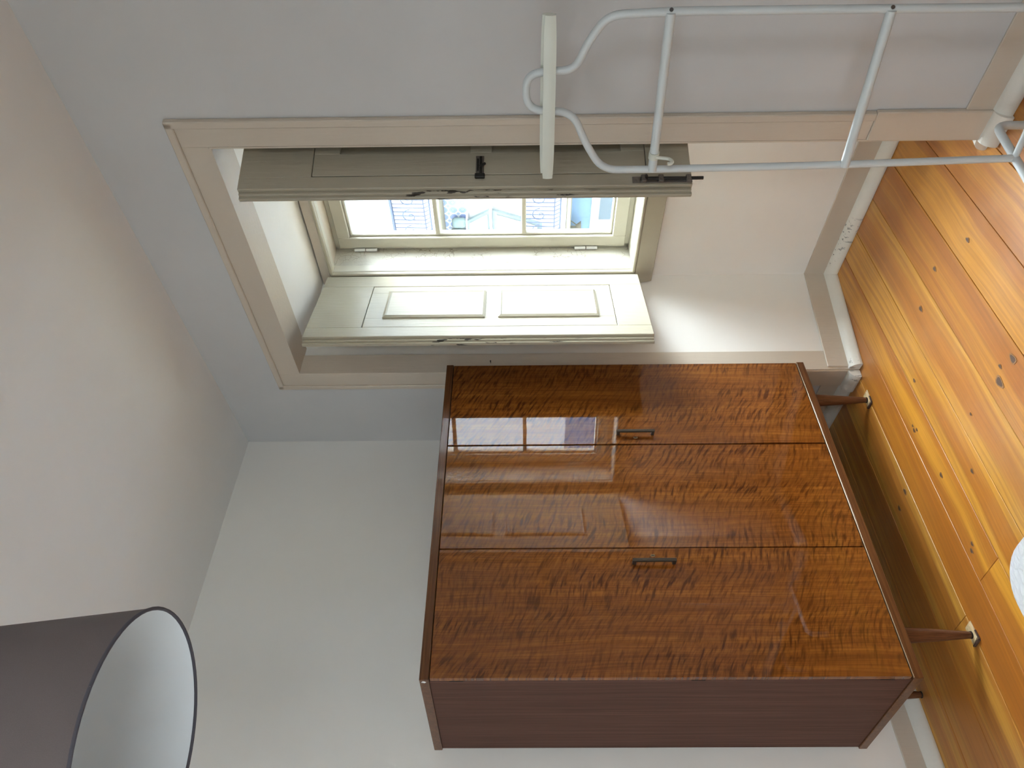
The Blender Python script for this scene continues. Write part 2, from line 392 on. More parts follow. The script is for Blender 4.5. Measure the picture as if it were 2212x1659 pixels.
dr = tag(empty('absorbing_door', (XR, .55, 0)), 'unseen dark double door added on the right-hand wall to absorb light', 'door', 'structure')  # dark door added out of view to soak up bounced light
for ya in (-.78, .012):
    b = BM(); box(b, (-.045, ya, .005), (-.002, ya + .768, 2.30), .003); lf = new_obj('door_leaf', b, M['side'], dr)
    for za, zb in ((.12, .95), (1.10, 2.15)):
        b = BM(); box(b, (-.056, ya + .12, za), (-.044, ya + .65, zb), .008); new_obj('panel', b, M['side'], lf)
b = BM(); tube(b, [(-.046, .06, 1.02), (-.095, .06, 1.02), (-.095, .17, 1.02)], .009, 10); new_obj('door_handle', b, M['brass'], dr, smooth=True)
b = BM(); box(b, (-.03, -.88, 0), (-.0, -.785, 2.40), .004); box(b, (-.03, .785, 0), (-.0, .88, 2.40), .004); box(b, (-.03, -.88, 2.305), (-.0, .88, 2.40), .004); new_obj('door_casing', b, M['beige'], dr)
VX0, VX1, VZ0, VZ1 = -2.55, -1.15, 1.20, 2.60     # unseen rear window behind the photographer, added to fill the room with light
b = BM()
box(b, (XL - .25, YB - .25, -.1), (VX0, YB, CEIL + .1)); box(b, (VX1, YB - .25, -.1), (XR + .25, YB, CEIL + .1))
box(b, (VX0, YB - .25, -.1), (VX1, YB, VZ0)); box(b, (VX0, YB - .25, VZ1), (VX1, YB, CEIL + .1))
tag(new_obj('wall_rear', b, M['wall']), 'off-white plaster wall behind the photographer, with an added window', 'wall', 'structure')
fill_window('fill_window_rear', Matrix.Translation(((VX0 + VX1) / 2, YB - .14, VZ0)), VX1 - VX0, VZ1 - VZ0, 'unseen window added behind the photographer to fill the room with light', 'dim_pane_dense')
b = BM(); prism(b, [(XL - .25, YB - .25), (XR + .25, YB - .25), (XR + .25, 2.6), (XL - .25, 3.45)], CEIL, CEIL + .2)
tag(new_obj('ceiling', b, M['ceiling']), 'uneven off-white plaster ceiling', 'ceiling', 'structure')

# window wall with its deep niche, in the wall frame (s, n, z)
S0, S1, ZT = .586, 1.804, 2.490          # niche mouth
SB0, SB1, NBK, ZB = .632, 1.850, .53, 2.440   # niche back
WS0, WS1, WZ0, WZ1 = .698, 1.784, .960, 2.392   # window opening
NO = .745
b = BM()
prism(b, [(-.35, 0), (S0, 0), (SB0, NBK), (SB0, NO), (-.35, NO)], -.1, CEIL + .15)
prism(b, [(S1, 0), (4.6, 0), (4.6, NO), (SB1, NO), (SB1, NBK)], -.1, CEIL + .15)
hexa(b, [(S0, 0, ZT), (S1, 0, ZT), (SB1, NBK, ZB), (SB0, NBK, ZB), (S0, 0, CEIL + .15), (S1, 0, CEIL + .15), (SB1, NBK, CEIL + .15), (SB0, NBK, CEIL + .15)])
box(b, (SB0, NBK, WZ1 + .0), (SB1, NO, CEIL + .15))
box(b, (SB0, NBK, -.1), (SB1, NO, WZ0 - .01))
box(b, (SB0, NBK, WZ0 - .01), (WS0, NO, WZ1)); box(b, (WS1, NBK, WZ0 - .01), (SB1, NO, WZ1))
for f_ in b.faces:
    f_.material_index = 1 if f_.calc_center_median().y < .001 else 0  # room face takes the darker copy, niche faces keep the lighter paint
wall_far = tag(new_obj('wall_far', b, [M['wall'], M['wall_shaded']], M4=MW), 'off-white plaster window wall with a deep floor-length niche', 'wall', 'structure')

b = BM()   # unseen rest of this house's street front, built tall to shade the street
box(b, (-45, .4, CEIL + .21), (40, NO, 20)); box(b, (-45, .4, -7.5), (-.36, NO, CEIL + .21)); box(b, (4.61, .4, -7.5), (40, NO, CEIL + .21)); box(b, (-.36, .4, -7.5), (4.61, NO, -.11))
tag(new_obj('wall_street_shade', b, M['street_grey'], M4=MW), 'unseen grey outside wall of this house, built tall to shade the street', 'wall', 'structure')

# niche casing: flat beige boards with a raised outer edge and returns into the niche
trim = tag(empty('trim_1', M4=MW), 'beige painted casing around the window niche', 'casing', 'structure')
CO0, CO1, CZT = .477, 1.903, 2.602; pr = -.012
def side_casing(sa, sb, outer, z0, z1, name='casing_board'):
    b = BM(); box(b, (sa, pr, z0), (sb, 0, z1), .002)
    oa, ob = ((outer, outer + .026) if outer < 1 else (outer - .026, outer))
    box(b, (oa, pr - .008, z0), (ob, pr + .002, z1), .003)
    return new_obj(name, b, M['beige'], trim)
side_casing(CO0, S0, CO0, .52, CZT); side_casing(S1, CO1, CO1, .40, CZT)
b = BM(); box(b, (S0 - .001, pr, ZT), (S1 + .001, 0, CZT - .001), .002); box(b, (CO0 + .004, pr - .008, CZT - .026), (CO1 - .004, pr + .002, CZT), .003)
new_obj('head_board', b, M['beige'], trim)
for sa, sb, zt in ((CO0 - .004, S0 + .001, .52), (S1 - .001, CO1 + .004, .40)):
    b = BM(); box(b, (sa, pr - .006, 0.0), (sb, 0, zt), .003); new_obj('plinth', b, M['beige'], trim)
for sa, sb in ((CO0 - .004, S0 + .004), (S1 - .004, CO1 + .004)):
    b = BM(); prism(b, [(pr - .006 - u, w) for u, w in [(0, 0), (.034, 0)] + [(.037 * math.cos(R(a)), .006 + .044 * math.sin(R(a))) for a in range(0, 91, 9)]], sa, sb, axis='x')
    new_obj('floor_bead', b, M['bead'], trim, smooth=True)
# returns on the reveals and on the soffit (painted the same beige)
RT = .085
kk = (SB0 - S0) / NBK
b = BM(); hexa(b, [(S0, pr, .0), (S0 + .006, pr, .0), (S0 + kk * RT + .006, RT, .0), (S0 + kk * RT, RT, .0), (S0, pr, ZT), (S0 + .006, pr, ZT), (S0 + kk * RT + .006, RT, ZT), (S0 + kk * RT, RT, ZT)])
new_obj('reveal_return', b, M['beige'], trim)
b = BM(); hexa(b, [(S1 - .006, pr, .0), (S1, pr, .0), (S1 + kk * RT, RT, .0), (S1 + kk * RT - .006, RT, .0), (S1 - .006, pr, ZT), (S1, pr, ZT), (S1 + kk * RT, RT, ZT), (S1 + kk * RT - .006, RT, ZT)])
new_obj('reveal_return', b, M['beige'], trim)
zs = (ZT - ZB) / NBK
b = BM(); hexa(b, [(S0 + .006, pr, ZT - .006), (S1 - .006, pr, ZT - .006), (S1 - .006, RT + .04, ZT - zs * (RT + .04) - .006), (S0 + .006, RT + .04, ZT - zs * (RT + .04) - .006),
                   (S0 + .006, pr, ZT + .002), (S1 - .006, pr, ZT + .002), (S1 - .006, RT + .04, ZT - zs * (RT + .04) + .002), (S0 + .006, RT + .04, ZT - zs * (RT + .04) + .002)])
new_obj('soffit_return', b, M['beige'], trim)

# skirting: painted band on the wall and a rounded bead along the floor
def skirting(name, path, label, band_z=.135, M4=None, bead_r=.024):
    """path: list of (x, y) on the wall face, room on the left of travel direction when seen from above is +normal"""
    root = tag(empty(name, M4=M4 or Matrix.Identity(4)), label, 'skirting', 'structure')
    for (p, q) in zip(path, path[1:]):
        p = Vector((*p, 0)); q = Vector((*q, 0)); t = (q - p).normalized(); nn = Vector((t.y, -t.x, 0))
        L = (q - p).length
        mx = Matrix(((t.x, nn.x, 0, p.x), (t.y, nn.y, 0, p.y), (0, 0, 1, 0), (0, 0, 0, 1)))
        b = BM(); t_ = BM()
        box(t_, (-.001, 0, .0), (L + .001, .008, band_z), .002)
        bmesh.ops.transform(t_, matrix=mx, verts=t_.verts); add(b, t_); new_obj('band', b, M['beige'], root)
        b = BM(); t_ = BM()
        prof = [(0, 0), (.040, 0)] + [(.043 * math.cos(R(a)), .006 + .044 * math.sin(R(a))) for a in range(0, 91, 9)]
        prism(t_, prof, -.012, L + .012, axis='x'); bmesh.ops.transform(t_, matrix=mx, verts=t_.verts); add(b, t_)
        new_obj('floor_bead', b, M['bead'], root, smooth=True)
    return root
skirting('baseboard_left', [(XL, 2.50), (XL, YB)][::-1], 'painted skirting along the wall behind the wardrobe', .12)
skirting('baseboard_niche', [(S0 + .006, .0), (SB0, NBK), (SB1, NBK), (S1 - .006, .0)], 'painted skirting around the inside of the window niche', .140, M4=MW)
skirting('baseboard_far', [(CO1 - .002, 0), (4.3, 0)], 'painted skirting right of the window niche', .130, M4=MW)
skirting('baseboard_corner', [(.03, 0), (CO0 + .002, 0)], 'painted skirting behind the wardrobe leg, left of the niche', .130, M4=MW)

# ================================================================== WINDOW
win = tag(empty('window_1', M4=MW), 'cream casement window with small panes, open inner shutters', 'window', 'structure')
# interior architrave on the niche back
NA = .485
b = BM()
box(b, (SB0 + .001, NA, WZ1), (SB1 - .001, NBK + .01, ZB - .003), .003)
new_obj('head_casing', b, M['beige'], win)
b = BM()
prism(b, [(SB0 + .012, .875), (SB0 + .006, .895), (SB0 + .002, .935), (SB0 + .001, WZ0 - .002), (SB1 - .001, WZ0 - .002), (SB1 - .001, .874)], NA - .006, NBK + .01, axis='y', bev=.003)
new_obj('apron', b, M['cream'], win)
for sa, sb in ((SB0 + .001, WS0), (WS1, SB1 - .001)):
    b = BM(); box(b, (sa, NA, WZ0 - .002), (sb, NBK + .01, WZ1), .003); new_obj('side_casing', b, M['cream'], win)
# rounded bead steps round the opening
def ring(name, ins, n0, n1, th, m, bev=.002):
    b = BM(); a0, a1, z0, z1 = WS0 + ins, WS1 - ins, WZ0 + ins, WZ1 - ins
    box(b, (a0, n0, z0), (a0 + th, n1, z1), bev); box(b, (a1 - th, n0, z0), (a1, n1, z1), bev)
    box(b, (a0, n0, z1 - th), (a1, n1, z1), bev); box(b, (a0, n0, z0), (a1, n1, z0 + th), bev)
    return new_obj(name, b, m, win)
ring('outer_bead', -.001, NA - .010, NA + .03, .014, M['cream'], .004)
ring('inner_bead', .004, NA + .008, NA + .05, .012, M['sash'], .003)
# jamb linings (peeling paint) between beads and window frame
JN = .650
b = BM(); a0, a1, z0, z1 = WS0 + .008, WS1 - .008, WZ0 + .008, WZ1 - .008
box(b, (a0 - .03, NA + .03, z0 - .02), (a0, NO - .01, z1 + .02)); new_obj('jamb_lining', b, M['peel'], win)
b = BM(); box(b, (a1, NA + .03, z0 - .02), (a1 + .03, NO - .01, z1 + .02)); new_obj('jamb_lining', b, M['peel'], win)
b = BM(); box(b, (a0, NA + .03, z1), (a1, NO - .01, z1 + .02)); new_obj('head_lining', b, M['beige'], win)
b = BM(); hexa(b, [(a0, NA + .02, z0 - .03), (a1, NA + .02, z0 - .03), (a1, NO + .02, z0 - .03), (a0, NO + .02, z0 - .03), (a0, NA + .02, z0 + .004), (a1, NA + .02, z0 + .004), (a1, NO + .02, z0 + .012), (a0, NO + .02, z0 + .012)])
new_obj('sill', b, M['sash'], win)
# fixed frame
b = BM(); fw = .022
box(b, (a0, JN, z0), (a0 + fw, JN + .07, z1), .002); box(b, (a1 - fw, JN, z0), (a1, JN + .07, z1), .002)
box(b, (a0, JN, z1 - fw), (a1, JN + .07, z1), .002); box(b, (a0, JN, z0), (a1, JN + .07, z0 + .03), .002)
new_obj('fixed_frame', b, M['sash'], win)
# two sashes of three panes
mid = (a0 + a1) / 2
def sash(sa, sb):
    za, zb = z0 + .030, z1 - fw
    n0, n1 = JN - .012, JN + .035; st = .062
    o = None
    b = BM()
    box(b, (sa, n0, za), (sa + st, n1, zb), .003); box(b, (sb - st, n0, za), (sb, n1, zb), .003)
    box(b, (sa + st - .001, n0, zb - .058), (sb - st + .001, n1, zb), .003); box(b, (sa + st - .001, n0, za), (sb - st + .001, n1, za + .062), .003)
    # glazing bead steps
    q = .012
    box(b, (sa + st, n0 + .014, za + .062), (sa + st + q, n1 - .004, zb - .058), .003); box(b, (sb - st - q, n0 + .014, za + .062), (sb - st, n1 - .004, zb - .058), .003)
    box(b, (sa + st, n0 + .014, zb - .058 - q), (sb - st, n1 - .004, zb - .058), .003); box(b, (sa + st, n0 + .014, za + .062), (sb - st, n1 - .004, za + .062 + q), .003)
    o = new_obj('sash', b, M['sash'], win)
    ga, gb = sa + st + q, sb - st - q; gz0, gz1 = za + .062 + q, zb - .058 - q
    h = (gz1 - gz0) / 3
    for k in (1, 2):
        b = BM(); box(b, (ga - .004, n0 + .012, gz0 + h * k - .011), (gb + .004, n1 - .002, gz0 + h * k + .011), .003); new_obj('glazing_bar', b, M['sash'], o)
    for k in range(3):
        b = BM(); box(b, (ga - .002, n0 + .026, gz0 + h * k + .001), (gb + .002, n0 + .029, gz0 + h * (k + 1) - .001)); new_obj('pane', b, M['glass'], o)
    return o
sash(a0 + fw - .004, mid - .001); sash(mid + .001, a1 - fw + .004)
for s_ in (a0 + fw - .012, a1 - fw + .012):
    for z_ in (z0 + .16, z1 - .20):
        b = BM()
        tube(b, [(s_, JN - .016, z_), (s_, JN - .016, z_ + .052)], .008, 10); tube(b, [(s_, JN - .016, z_ + .056), (s_, JN - .016, z_ + .108)], .008, 10)
        tube(b, [(s_, JN - .016, z_ + .050), (s_, JN - .016, z_ + .058)], .0065, 10, mat=1)
        new_obj('hinge', b, [M['hinge_white'], M['dark_groove']], win, smooth=True)

# ================================================================== SHUTTERS
SHZ0, SHZ1, SHW, SHT = .948, 2.402, .553, .034
def shutter(flip, lx1=.462, px1=.386, lip=-1):
    """local x 0..SHW from hinge to leading edge, +y is the outer (raised panel) face, z up from 0"""
    root = empty('window_shutter'); H = SHZ1 - SHZ0; t = SHT / 2; f = -1 if flip else 1
    def Y(a, b): return (min(a * f, b * f), max(a * f, b * f))
    def bx(b, x0, x1, ya, yb, za, zb, bev=0, mat=0):
        y = Y(ya, yb); box(b, (x0, y[0], za), (x1, y[1], zb), bev, mat)
    lx0, lz0, lz1 = .104, 1.092 - SHZ0, 2.166 - SHZ0
    g_ = .0024
    b = BM()   # outer frame of stiles and rails
    bx(b, 0, lx0 - g_, -t, t, 0, H, .002); bx(b, lx1 + g_, SHW - .014, -t, t, 0, H, .002)
    bx(b, lx0 - g_ - .001, lx1 + g_ + .001, -t, t, lz1 + g_, H, .002); bx(b, lx0 - g_ - .001, lx1 + g_ + .001, -t, t, 0, lz0 - g_, .002)
    new_obj('frame', b, M['cream'], root)
    b = BM()   # rebated leading edge
    bx(b, SHW - .0145, SHW - .002, -t + (.012 if lip > 0 else 0), t - (.012 if lip < 0 else 0), .002, H - .002, .002)
    bx(b, SHW - .006, SHW + .008, *((-t - .001, -t + .013) if lip < 0 else (t - .013, t + .001)), 0, H - .001, .002)
    new_obj('leading_edge', b, M['cream_chip'], root)
    b = BM(); bx(b, lx0 - g_, lx1 + g_, -t + .015, t - .010, lz0 - g_, lz1 + g_); gr = new_obj('groove', b, M['dark_groove'], root)
    b = BM()   # inner leaf, built as a frame so that its room side shows recessed panels
    px0 = .165; pz = [(1.168 - SHZ0, 1.587 - SHZ0), (1.657 - SHZ0, 2.083 - SHZ0)]
    bx(b, lx0, px0, -t, t - .001, lz0, lz1, .0015); bx(b, px1, lx1, -t, t - .001, lz0, lz1, .0015)
    for za, zb in ((lz0, pz[0][0]), (pz[0][1], pz[1][0]), (pz[1][1], lz1)): bx(b, px0 - .001, px1 + .001, -t, t - .001, za, zb, .0015)
    leaf = new_obj('inner_leaf', b, M['cream'], root)
    for za, zb in pz:
        b = BM()
        bx(b, px0 - .001, px1 + .001, -t + .012, t - .002, za, zb)
        # raised field with moulded sloping edge on the outer face
        m1, m2 = .004, .020; yo, yi = (t - .002), (t + .011)
        rect = lambda ins, y: [(px0 + ins, y * f, za + ins), (px1 - ins, y * f, za + ins), (px1 - ins, y * f, zb - ins), (px0 + ins, y * f, zb - ins)]
        levels = [rect(-.006, yo), rect(-.006, yo + .007), rect(m1, yi), rect(m1 + .006, yi - .003), rect(m2, yi - .003)]
        L = [[b.verts.new(p) for p in lv] for lv in levels]
        for A_, B_ in zip(L, L[1:]):
            for k in range(4): b.faces.new((A_[k], A_[(k + 1) % 4], B_[(k + 1) % 4], B_[k]))
        b.faces.new(L[-1]); b.faces.new(L[0][::-1])
        new_obj('raised_panel', b, M['cream'], leaf)
    return root, f, t, H
def place(root, hinge, lead):
    hx = Vector((lead[0] - hinge[0], lead[1] - hinge[1])).normalized()
    root.matrix_world = MW @ Matrix(((hx.x, -hx.y, 0, hinge[0]), (hx.y, hx.x, 0, hinge[1]), (0, 0, 1, SHZ0), (0, 0, 0, 1)))
shl, *_ = shutter(False); place(shl, (.690, .462), (.872, -.060))
tag(shl, 'sunlit cream panelled shutter folded back on the wardrobe side of the window', 'shutter', group='inner window shutters')
shr, f, t, H = shutter(True, .489, .401, 1); place(shr, (1.822, .410), (1.703, -.130))
tag(shr, 'shaded cream shutter with black iron bolts, behind the white clothes stand', 'shutter', group='inner window shutters')
# hardware on the room face of the right-hand shutter (face y = -t*f = +t)
yf = t
b = BM(); zc = 1.625 - SHZ0
box(b, (.418, yf, zc - .013), (.489, yf + .004, zc + .013), .001, 1); box(b, (.422, yf + .003, zc - .007), (.494, yf + .009, zc + .001), .002); box(b, (.430, yf + .003, zc + .004), (.480, yf + .008, zc + .009), .002)
box(b, (.492, yf, zc - .016), (.508, yf + .012, zc + .016), .002); tube(b, [(.462, yf + .008, zc), (.462, yf + .020, zc - .018)], .004, 8)
new_obj('latch', b, [M['iron'], M['iron_worn']], shr)
b = BM(); xb = SHW - .034
box(b, (xb - .012, yf, .0), (xb + .012, yf + .003, .190), .001, 1)
tube(b, [(xb, yf + .008, -.034), (xb, yf + .008, .165)], .0055, 8, mat=0)
for z_ in (.012, .10, .155): box(b, (xb - .013, yf, z_ - .008), (xb + .013, yf + .014, z_ + .008), .002, 1)
tube(b, [(xb, yf + .008, .145), (xb + .004, yf + .028, .150)], .005, 8, mat=0)
new_obj('floor_bolt', b, [M['iron'], M['iron_worn']], shr)

# ================================================================== WARDROBE
xf, xbk, y0, y1, zb_, zt_ = -2.366, -2.947, 1.070, 2.500, .255, 1.825
wr = empty('wardrobe', (xf, (y0 + y1) / 2, 0)); off = Vector((xf, (y0 + y1) / 2, 0))
tag(wr, 'three-door wardrobe in glossy figured mahogany veneer on slim tapered legs', 'wardrobe')
def wb(name, parts, mats, parent=wr, smooth=False):
    b = BM()
    for p in parts:
        lo, hi = p[0], p[1]; bev = p[2] if len(p) > 2 else 0; mi = p[3] if len(p) > 3 else 0
        box(b, tuple(Vector(lo) - off), tuple(Vector(hi) - off), bev, mi)
    return new_obj(name, b, mats, parent, smooth=smooth)
ins = .006; dt = .020; pt = .030; pb = .030
top = wb('top_panel', [((xbk, y0, zt_ - pt), (xf, y1, zt_), .002)], [M['edge_y']])
bot = wb('bottom_panel', [((xbk, y0, zb_), (xf, y1, zb_ + pb), .002)], [M['edge_y']])
ib0, ib1 = zb_ + pb, zt_ - pt
wb('side_panel', [((xbk + .01, y0 + ins, ib0), (xf - dt - .002, y0 + ins + .018, ib1), .001)], [M['side']])
wb('side_panel', [((xbk + .01, y1 - ins - .018, ib0), (xf - dt - .002, y1 - ins, ib1), .001)], [M['side']])
wb('back_panel', [((xbk + .004, y0 + ins, ib0), (xbk + .010, y1 - ins, ib1))], [M['side']])
wb('interior', [((xf - dt - .03, y0 + ins + .02, ib0), (xf - dt - .0006, y1 - ins - .02, ib1))], [M['inside']])
wb('bevel_highlight', [((xf - .004, y0 + .002, ib0), (xf + .0010, y1 - .002, ib0 + .0024), .0006)], [M['bevel_glint']], parent=bot)  # pale line standing in for a reflection on the glossy bevel
gaps = [y0 + ins, 1.5485, 2.0300, y1 - ins]
doors = []
for k in range(3):
    ya = gaps[k] + (0, .0018, .0035)[k]; yb = gaps[k + 1] - (.0022, .0035, 0)[k]
    doors.append(wb('door', [((xf - dt, ya, ib0 + .0055), (xf, yb, ib1 - .0025), .0012)], [M['veneer']]))
def handle(door, yh, yk):
    b = BM(); zc = 1.040; h = .075; o = off
    P = lambda x, y, z: Vector((x, y, z)) - o
    for s in (-1, 1):
        box(b, tuple(P(xf, yh - .005, zc + s * (h - .006) - .006)), tuple(P(xf + .024, yh + .005, zc + s * (h - .006) + .006)), .0012)
    box(b, tuple(P(xf + .018, yh - .006, zc - h - .001)), tuple(P(xf + .028, yh + .006, zc + h + .001)), .0018)
    new_obj('pull_handle', b, M['bronze'], door)
    b = BM()
    box(b, tuple(P(xf - .001, yk - .0045, zc - .008)), tuple(P(xf + .0022, yk + .0045, zc + .008)), .0012)
    box(b, tuple(P(xf, yk - .0022, zc - .0055)), tuple(P(xf + .0028, yk + .0022, zc + .0055)), .0005, 1)
    new_obj('keyhole', b, [M['brass'], M['inside']], door)
handle(doors[2], 2.082, 2.066); handle(doors[0], 1.484, 1.516)
for z_ in (1.71, .95, .36):
    wb('hinge_slot', [((xf - dt - .0035, y0 + ins - .0008, z_ - .022), (xf - dt + .0005, y0 + ins + .004, z_ + .022))], [M['inside']])
# flecks of white paint on the near top corner
b = BM(); prism(b, [(-.014, -.004), (-.008, -.009), (-.003, -.004), (-.001, .004), (-.005, .001), (-.008, .006), (-.011, .007), (-.012, .002)], -.0006, .0004, axis='y')
bmesh.ops.translate(b, verts=b.verts, vec=Vector((xf, y0, zt_ - .013)) - off + Vector((-.006, 0, 0))); new_obj('paint_fleck', b, M['white_chip'], top)
# legs
for lx in (-2.440, -2.905):
    for ly in (1.250, 2.335):
        b = BM(); prof = [(.0, .256), (.0275, .256), (.0262, .22), (.0200, .12), (.0130, .03), (.0115, .012), (.010, .010), (.0, .010)]
        lathe(b, prof, 20); bmesh.ops.translate(b, verts=b.verts, vec=Vector((lx, ly, 0)) - off)
        lg = new_obj('leg', b, M['leg'], wr, smooth=True)
        b = BM(); lathe(b, [(.0, .0125), (.0125, .0125), (.0125, .0072), (.0, .0072)], 16); bmesh.ops.translate(b, verts=b.verts, vec=Vector((lx, ly, 0)) - off)
        new_obj('foot_cap', b, M['inside'], lg)
# shims under the two front feet
def shim(lx, ly, label, a):
    root = tag(empty('wooden_shim', (lx, ly, 0)), label, 'shim', group='shims under the wardrobe legs')
    b = BM(); mx = Matrix.Rotation(a, 4, 'Z')
    box(b, (-.022, -.028, .0), (.022, .040, .0035), .0008, mx=mx); new_obj('lower_slip', b, M['pale_wood'], root)
    b = BM(); box(b, (-.013, -.024, .0035), (.018, .030, .0070), .0008, mx=Matrix.Rotation(a + .12, 4, 'Z')); new_obj('upper_slip', b, M['pale_wood'], root)
    b = BM(); box(b, (-.018, -.034, .0), (.024, -.0285, .009), .0006, mx=mx); box(b, (.0225, -.030, .0), (.026, .004, .006), .0005, mx=mx); new_obj('dark_slip', b, M['edge_dark'], root)
shim(-2.440, 1.250, 'pale wood shim under the wardrobe leg nearest the lamp side', R(4))
shim(-2.440, 2.335, 'pale wood shim under the wardrobe leg nearest the window', R(-6))

# ================================================================== CLOTHES STAND
cs = tag(empty('valet_stand', M4=MW @ Matrix.Translation((2.13, -.24, 0))), 'white tubular metal clothes stand with looped top in front of the window casing', 'clothes stand')
UL, UR = Vector((1.922, -.280)), Vector((2.338, -.200))
so = Vector((2.13, -.24, 0))
def RP(s, z, dn=0.0):
    k = (s - UL.x) / (UR.x - UL.x); return Vector((s, UL.y + k * (UR.y - UL.y) + dn, z)) - so
def corner_path(pts, rad=.03, n=5):
    P = [Vector(p) for p in pts]; out = [P[0]]
    for a, c, d in zip(P, P[1:], P[2:]):
        u = (a - c).normalized(); w = (d - c).normalized(); ra = min(rad, (a - c).length * .45, (d - c).length * .45)
        A_ = c + u * ra; D_ = c + w * ra
        for k in range(n + 1):
            t_ = k / n; out.append((1 - t_) ** 2 * A_ + 2 * t_ * (1 - t_) * c + t_ ** 2 * D_)
    out.append(P[-1]); return out
tr = .0106
def keep(pts): return pts
frame_pts = [RP(1.936, .10), RP(1.922, .60), RP(1.915, 1.10), RP(1.915, 1.262), RP(2.000, 1.316), RP(2.083, 1.352), RP(2.092, 1.478), RP(2.188, 1.480), RP(2.196, 1.350), RP(2.262, 1.322), RP(2.328, 1.274), RP(2.335, 1.10), RP(2.334, .60), RP(2.332, .10)]
b = BM()
pth = corner_path(frame_pts, .05, 7)
tube(b, pth, tr, 12); new_obj('looped_frame', b, M['white_metal'], cs, smooth=True)
for z_, sa, sb in ((1.120, 1.916, 2.334), (.576, 1.922, 2.333)):
    b = BM(); tube(b, [RP(sa, z_, -.006), RP(sb, z_, -.006)], .0126, 14); new_obj('crossbar', b, M['white_metal'], cs, smooth=True)
b = BM(); tube(b, [RP(1.936, .10), RP(2.332, .10)], .0095, 12); new_obj('lower_bar', b, M['white_metal'], cs, smooth=True)
for s_, z_ in ((2.334, 1.120), (2.333, .576)):
    b = BM(); p = RP(s_, z_, 0); tube(b, [p + Vector((.0085, -.0072, 0)), p + Vector((.0100, -.0084, 0))], .0052, 10); new_obj('screw', b, M['screw'], cs)
for s_ in (1.936, 2.332):
    b = BM(); c = RP(s_, .098)
    tube(b, corner_path([c + Vector((0, .150, -.096)), c + Vector((0, .150, 0)), c + Vector((0, -.170, 0)), c + Vector((0, -.170, -.096))], .035, 6), .0122, 12)
    ft = new_obj('foot', b, M['white_metal'], cs, smooth=True)
    for dy in (.150, -.170):
        b = BM(); q = c + Vector((0, dy, -.097)); tube(b, [q - Vector((0, 0, .001)), q + Vector((0, 0, .012))], .0140, 12); new_obj('foot_cap', b, M['plastic'], ft, smooth=True)
# jacket bar clipped over the loop: two bowed plastic slats
for dn, z_, w_, mi in ((-.022, 1.418, .218, 0), (.018, 1.424, .212, 0)):
    b = BM(); t_ = BM(); n_ = 22; rings = []
    for k in range(n_ + 1):
        u = -1 + 2 * k / n_; s_ = 2.118 + u * w_
        hh = .0165 * (1 - .18 * abs(u) ** 6); bow = .012 * (u * u)
        q = RP(s_, z_, dn + (bow if dn < 0 else -bow))
        prof = [(-.004, -hh), (.004, -hh), (.0055, -hh * .5), (.0055, hh * .5), (.004, hh), (-.004, hh), (-.006, hh * .4), (-.006, -hh * .4)]
        rings.append([b.verts.new(q + Vector((0, a, c))) for a, c in prof])
    for A_, B_ in zip(rings, rings[1:]):
        for k in range(8): b.faces.new((A_[k], A_[(k + 1) % 8], B_[(k + 1) % 8], B_[k]))
    b.faces.new(rings[0][::-1]); b.faces.new(rings[-1]); t_.free()
    new_obj('jacket_bar', b, M['plastic'], cs, smooth=True)
# plastic hook on the upper crossbar
b = BM(); c = RP(1.962, 1.120, -.006)
tube(b, [c + Vector((-.010, 0, 0)), c + Vector((.010, 0, 0))], .0150, 14)
hk = [c + Vector((0, -.010, -.004)), c + Vector((0, -.014, -.022)), c + Vector((0, -.018, -.040)), c + Vector((0, -.028, -.048)), c + Vector((0, -.038, -.044)), c + Vector((0, -.040, -.034))]
tube(b, smooth_path(hk, 4), .0050, 8); new_obj('hook', b, M['plastic'], cs, smooth=True)

# old nail left in the niche lining above the wardrobe
b = BM(); tube(b, [(0, 0, 0), (.014, 0, .001)], .0016, 8); tube(b, [(.014, 0, .001), (.016, 0, .0012)], .0034, 8)
tag(new_obj('nail', b, M['iron'], M4=MW @ Matrix.Translation((.596, .035, 1.632))), 'small dark nail in the beige niche lining just above the wardrobe', 'nail')

# ================================================================== PENDANT LAMP
lx, ly, lz = -1.256, .467, 2.100
lamp = tag(empty('pendant_lamp', (lx, ly, lz)), 'taupe fabric drum pendant lamp hanging from the ceiling', 'lamp')
rb, rt, lh = .206, .170, .330
b = BM(); lathe(b, [(rb, .0), (rt, lh)], 64); sh = new_obj('lamp_shade', b, M['shade'], lamp, smooth=True)
b = BM(); lathe(b, [(rb - .0022, .0005), (rt - .0022, lh - .0005)], 64); new_obj('white_lining', b, M['lining'], sh, smooth=True)
for z_, r_ in ((.0, rb), (lh, rt)):
    b = BM(); n_ = 64
    tube(b, [(math.cos(2 * math.pi * k / n_) * (r_ - .001), math.sin(2 * math.pi * k / n_) * (r_ - .001), z_) for k in range(n_ + 1)], .0030, 8, cap=False); new_obj('shade_trim', b, M['shade_trim'], sh, smooth=True)
b = BM()
for k in range(3):
    a = 2 * math.pi * k / 3; tube(b, [(math.cos(a) * .02, math.sin(a) * .02, lh - .03), (math.cos(a) * (rt - .003), math.sin(a) * (rt - .003), lh - .006)], .0018, 6)
new_obj('shade_spider', b, M['white_metal'], lamp, smooth=True)
b = BM(); lathe(b, [(.0, lh + .02), (.012, lh + .02), (.019, lh), (.020, lh - .06), (.0, lh - .06)], 20); new_obj('bulb_socket', b, M['white_metal'], lamp, smooth=True)
b = BM(); lathe(b, [(.0, lh - .165), (.018, lh - .160), (.029, lh - .138), (.031, lh - .115), (.022, lh - .082), (.014, lh - .062), (.0, lh - .060)], 24); new_obj('light_bulb', b, M['bulb'], lamp, smooth=True)
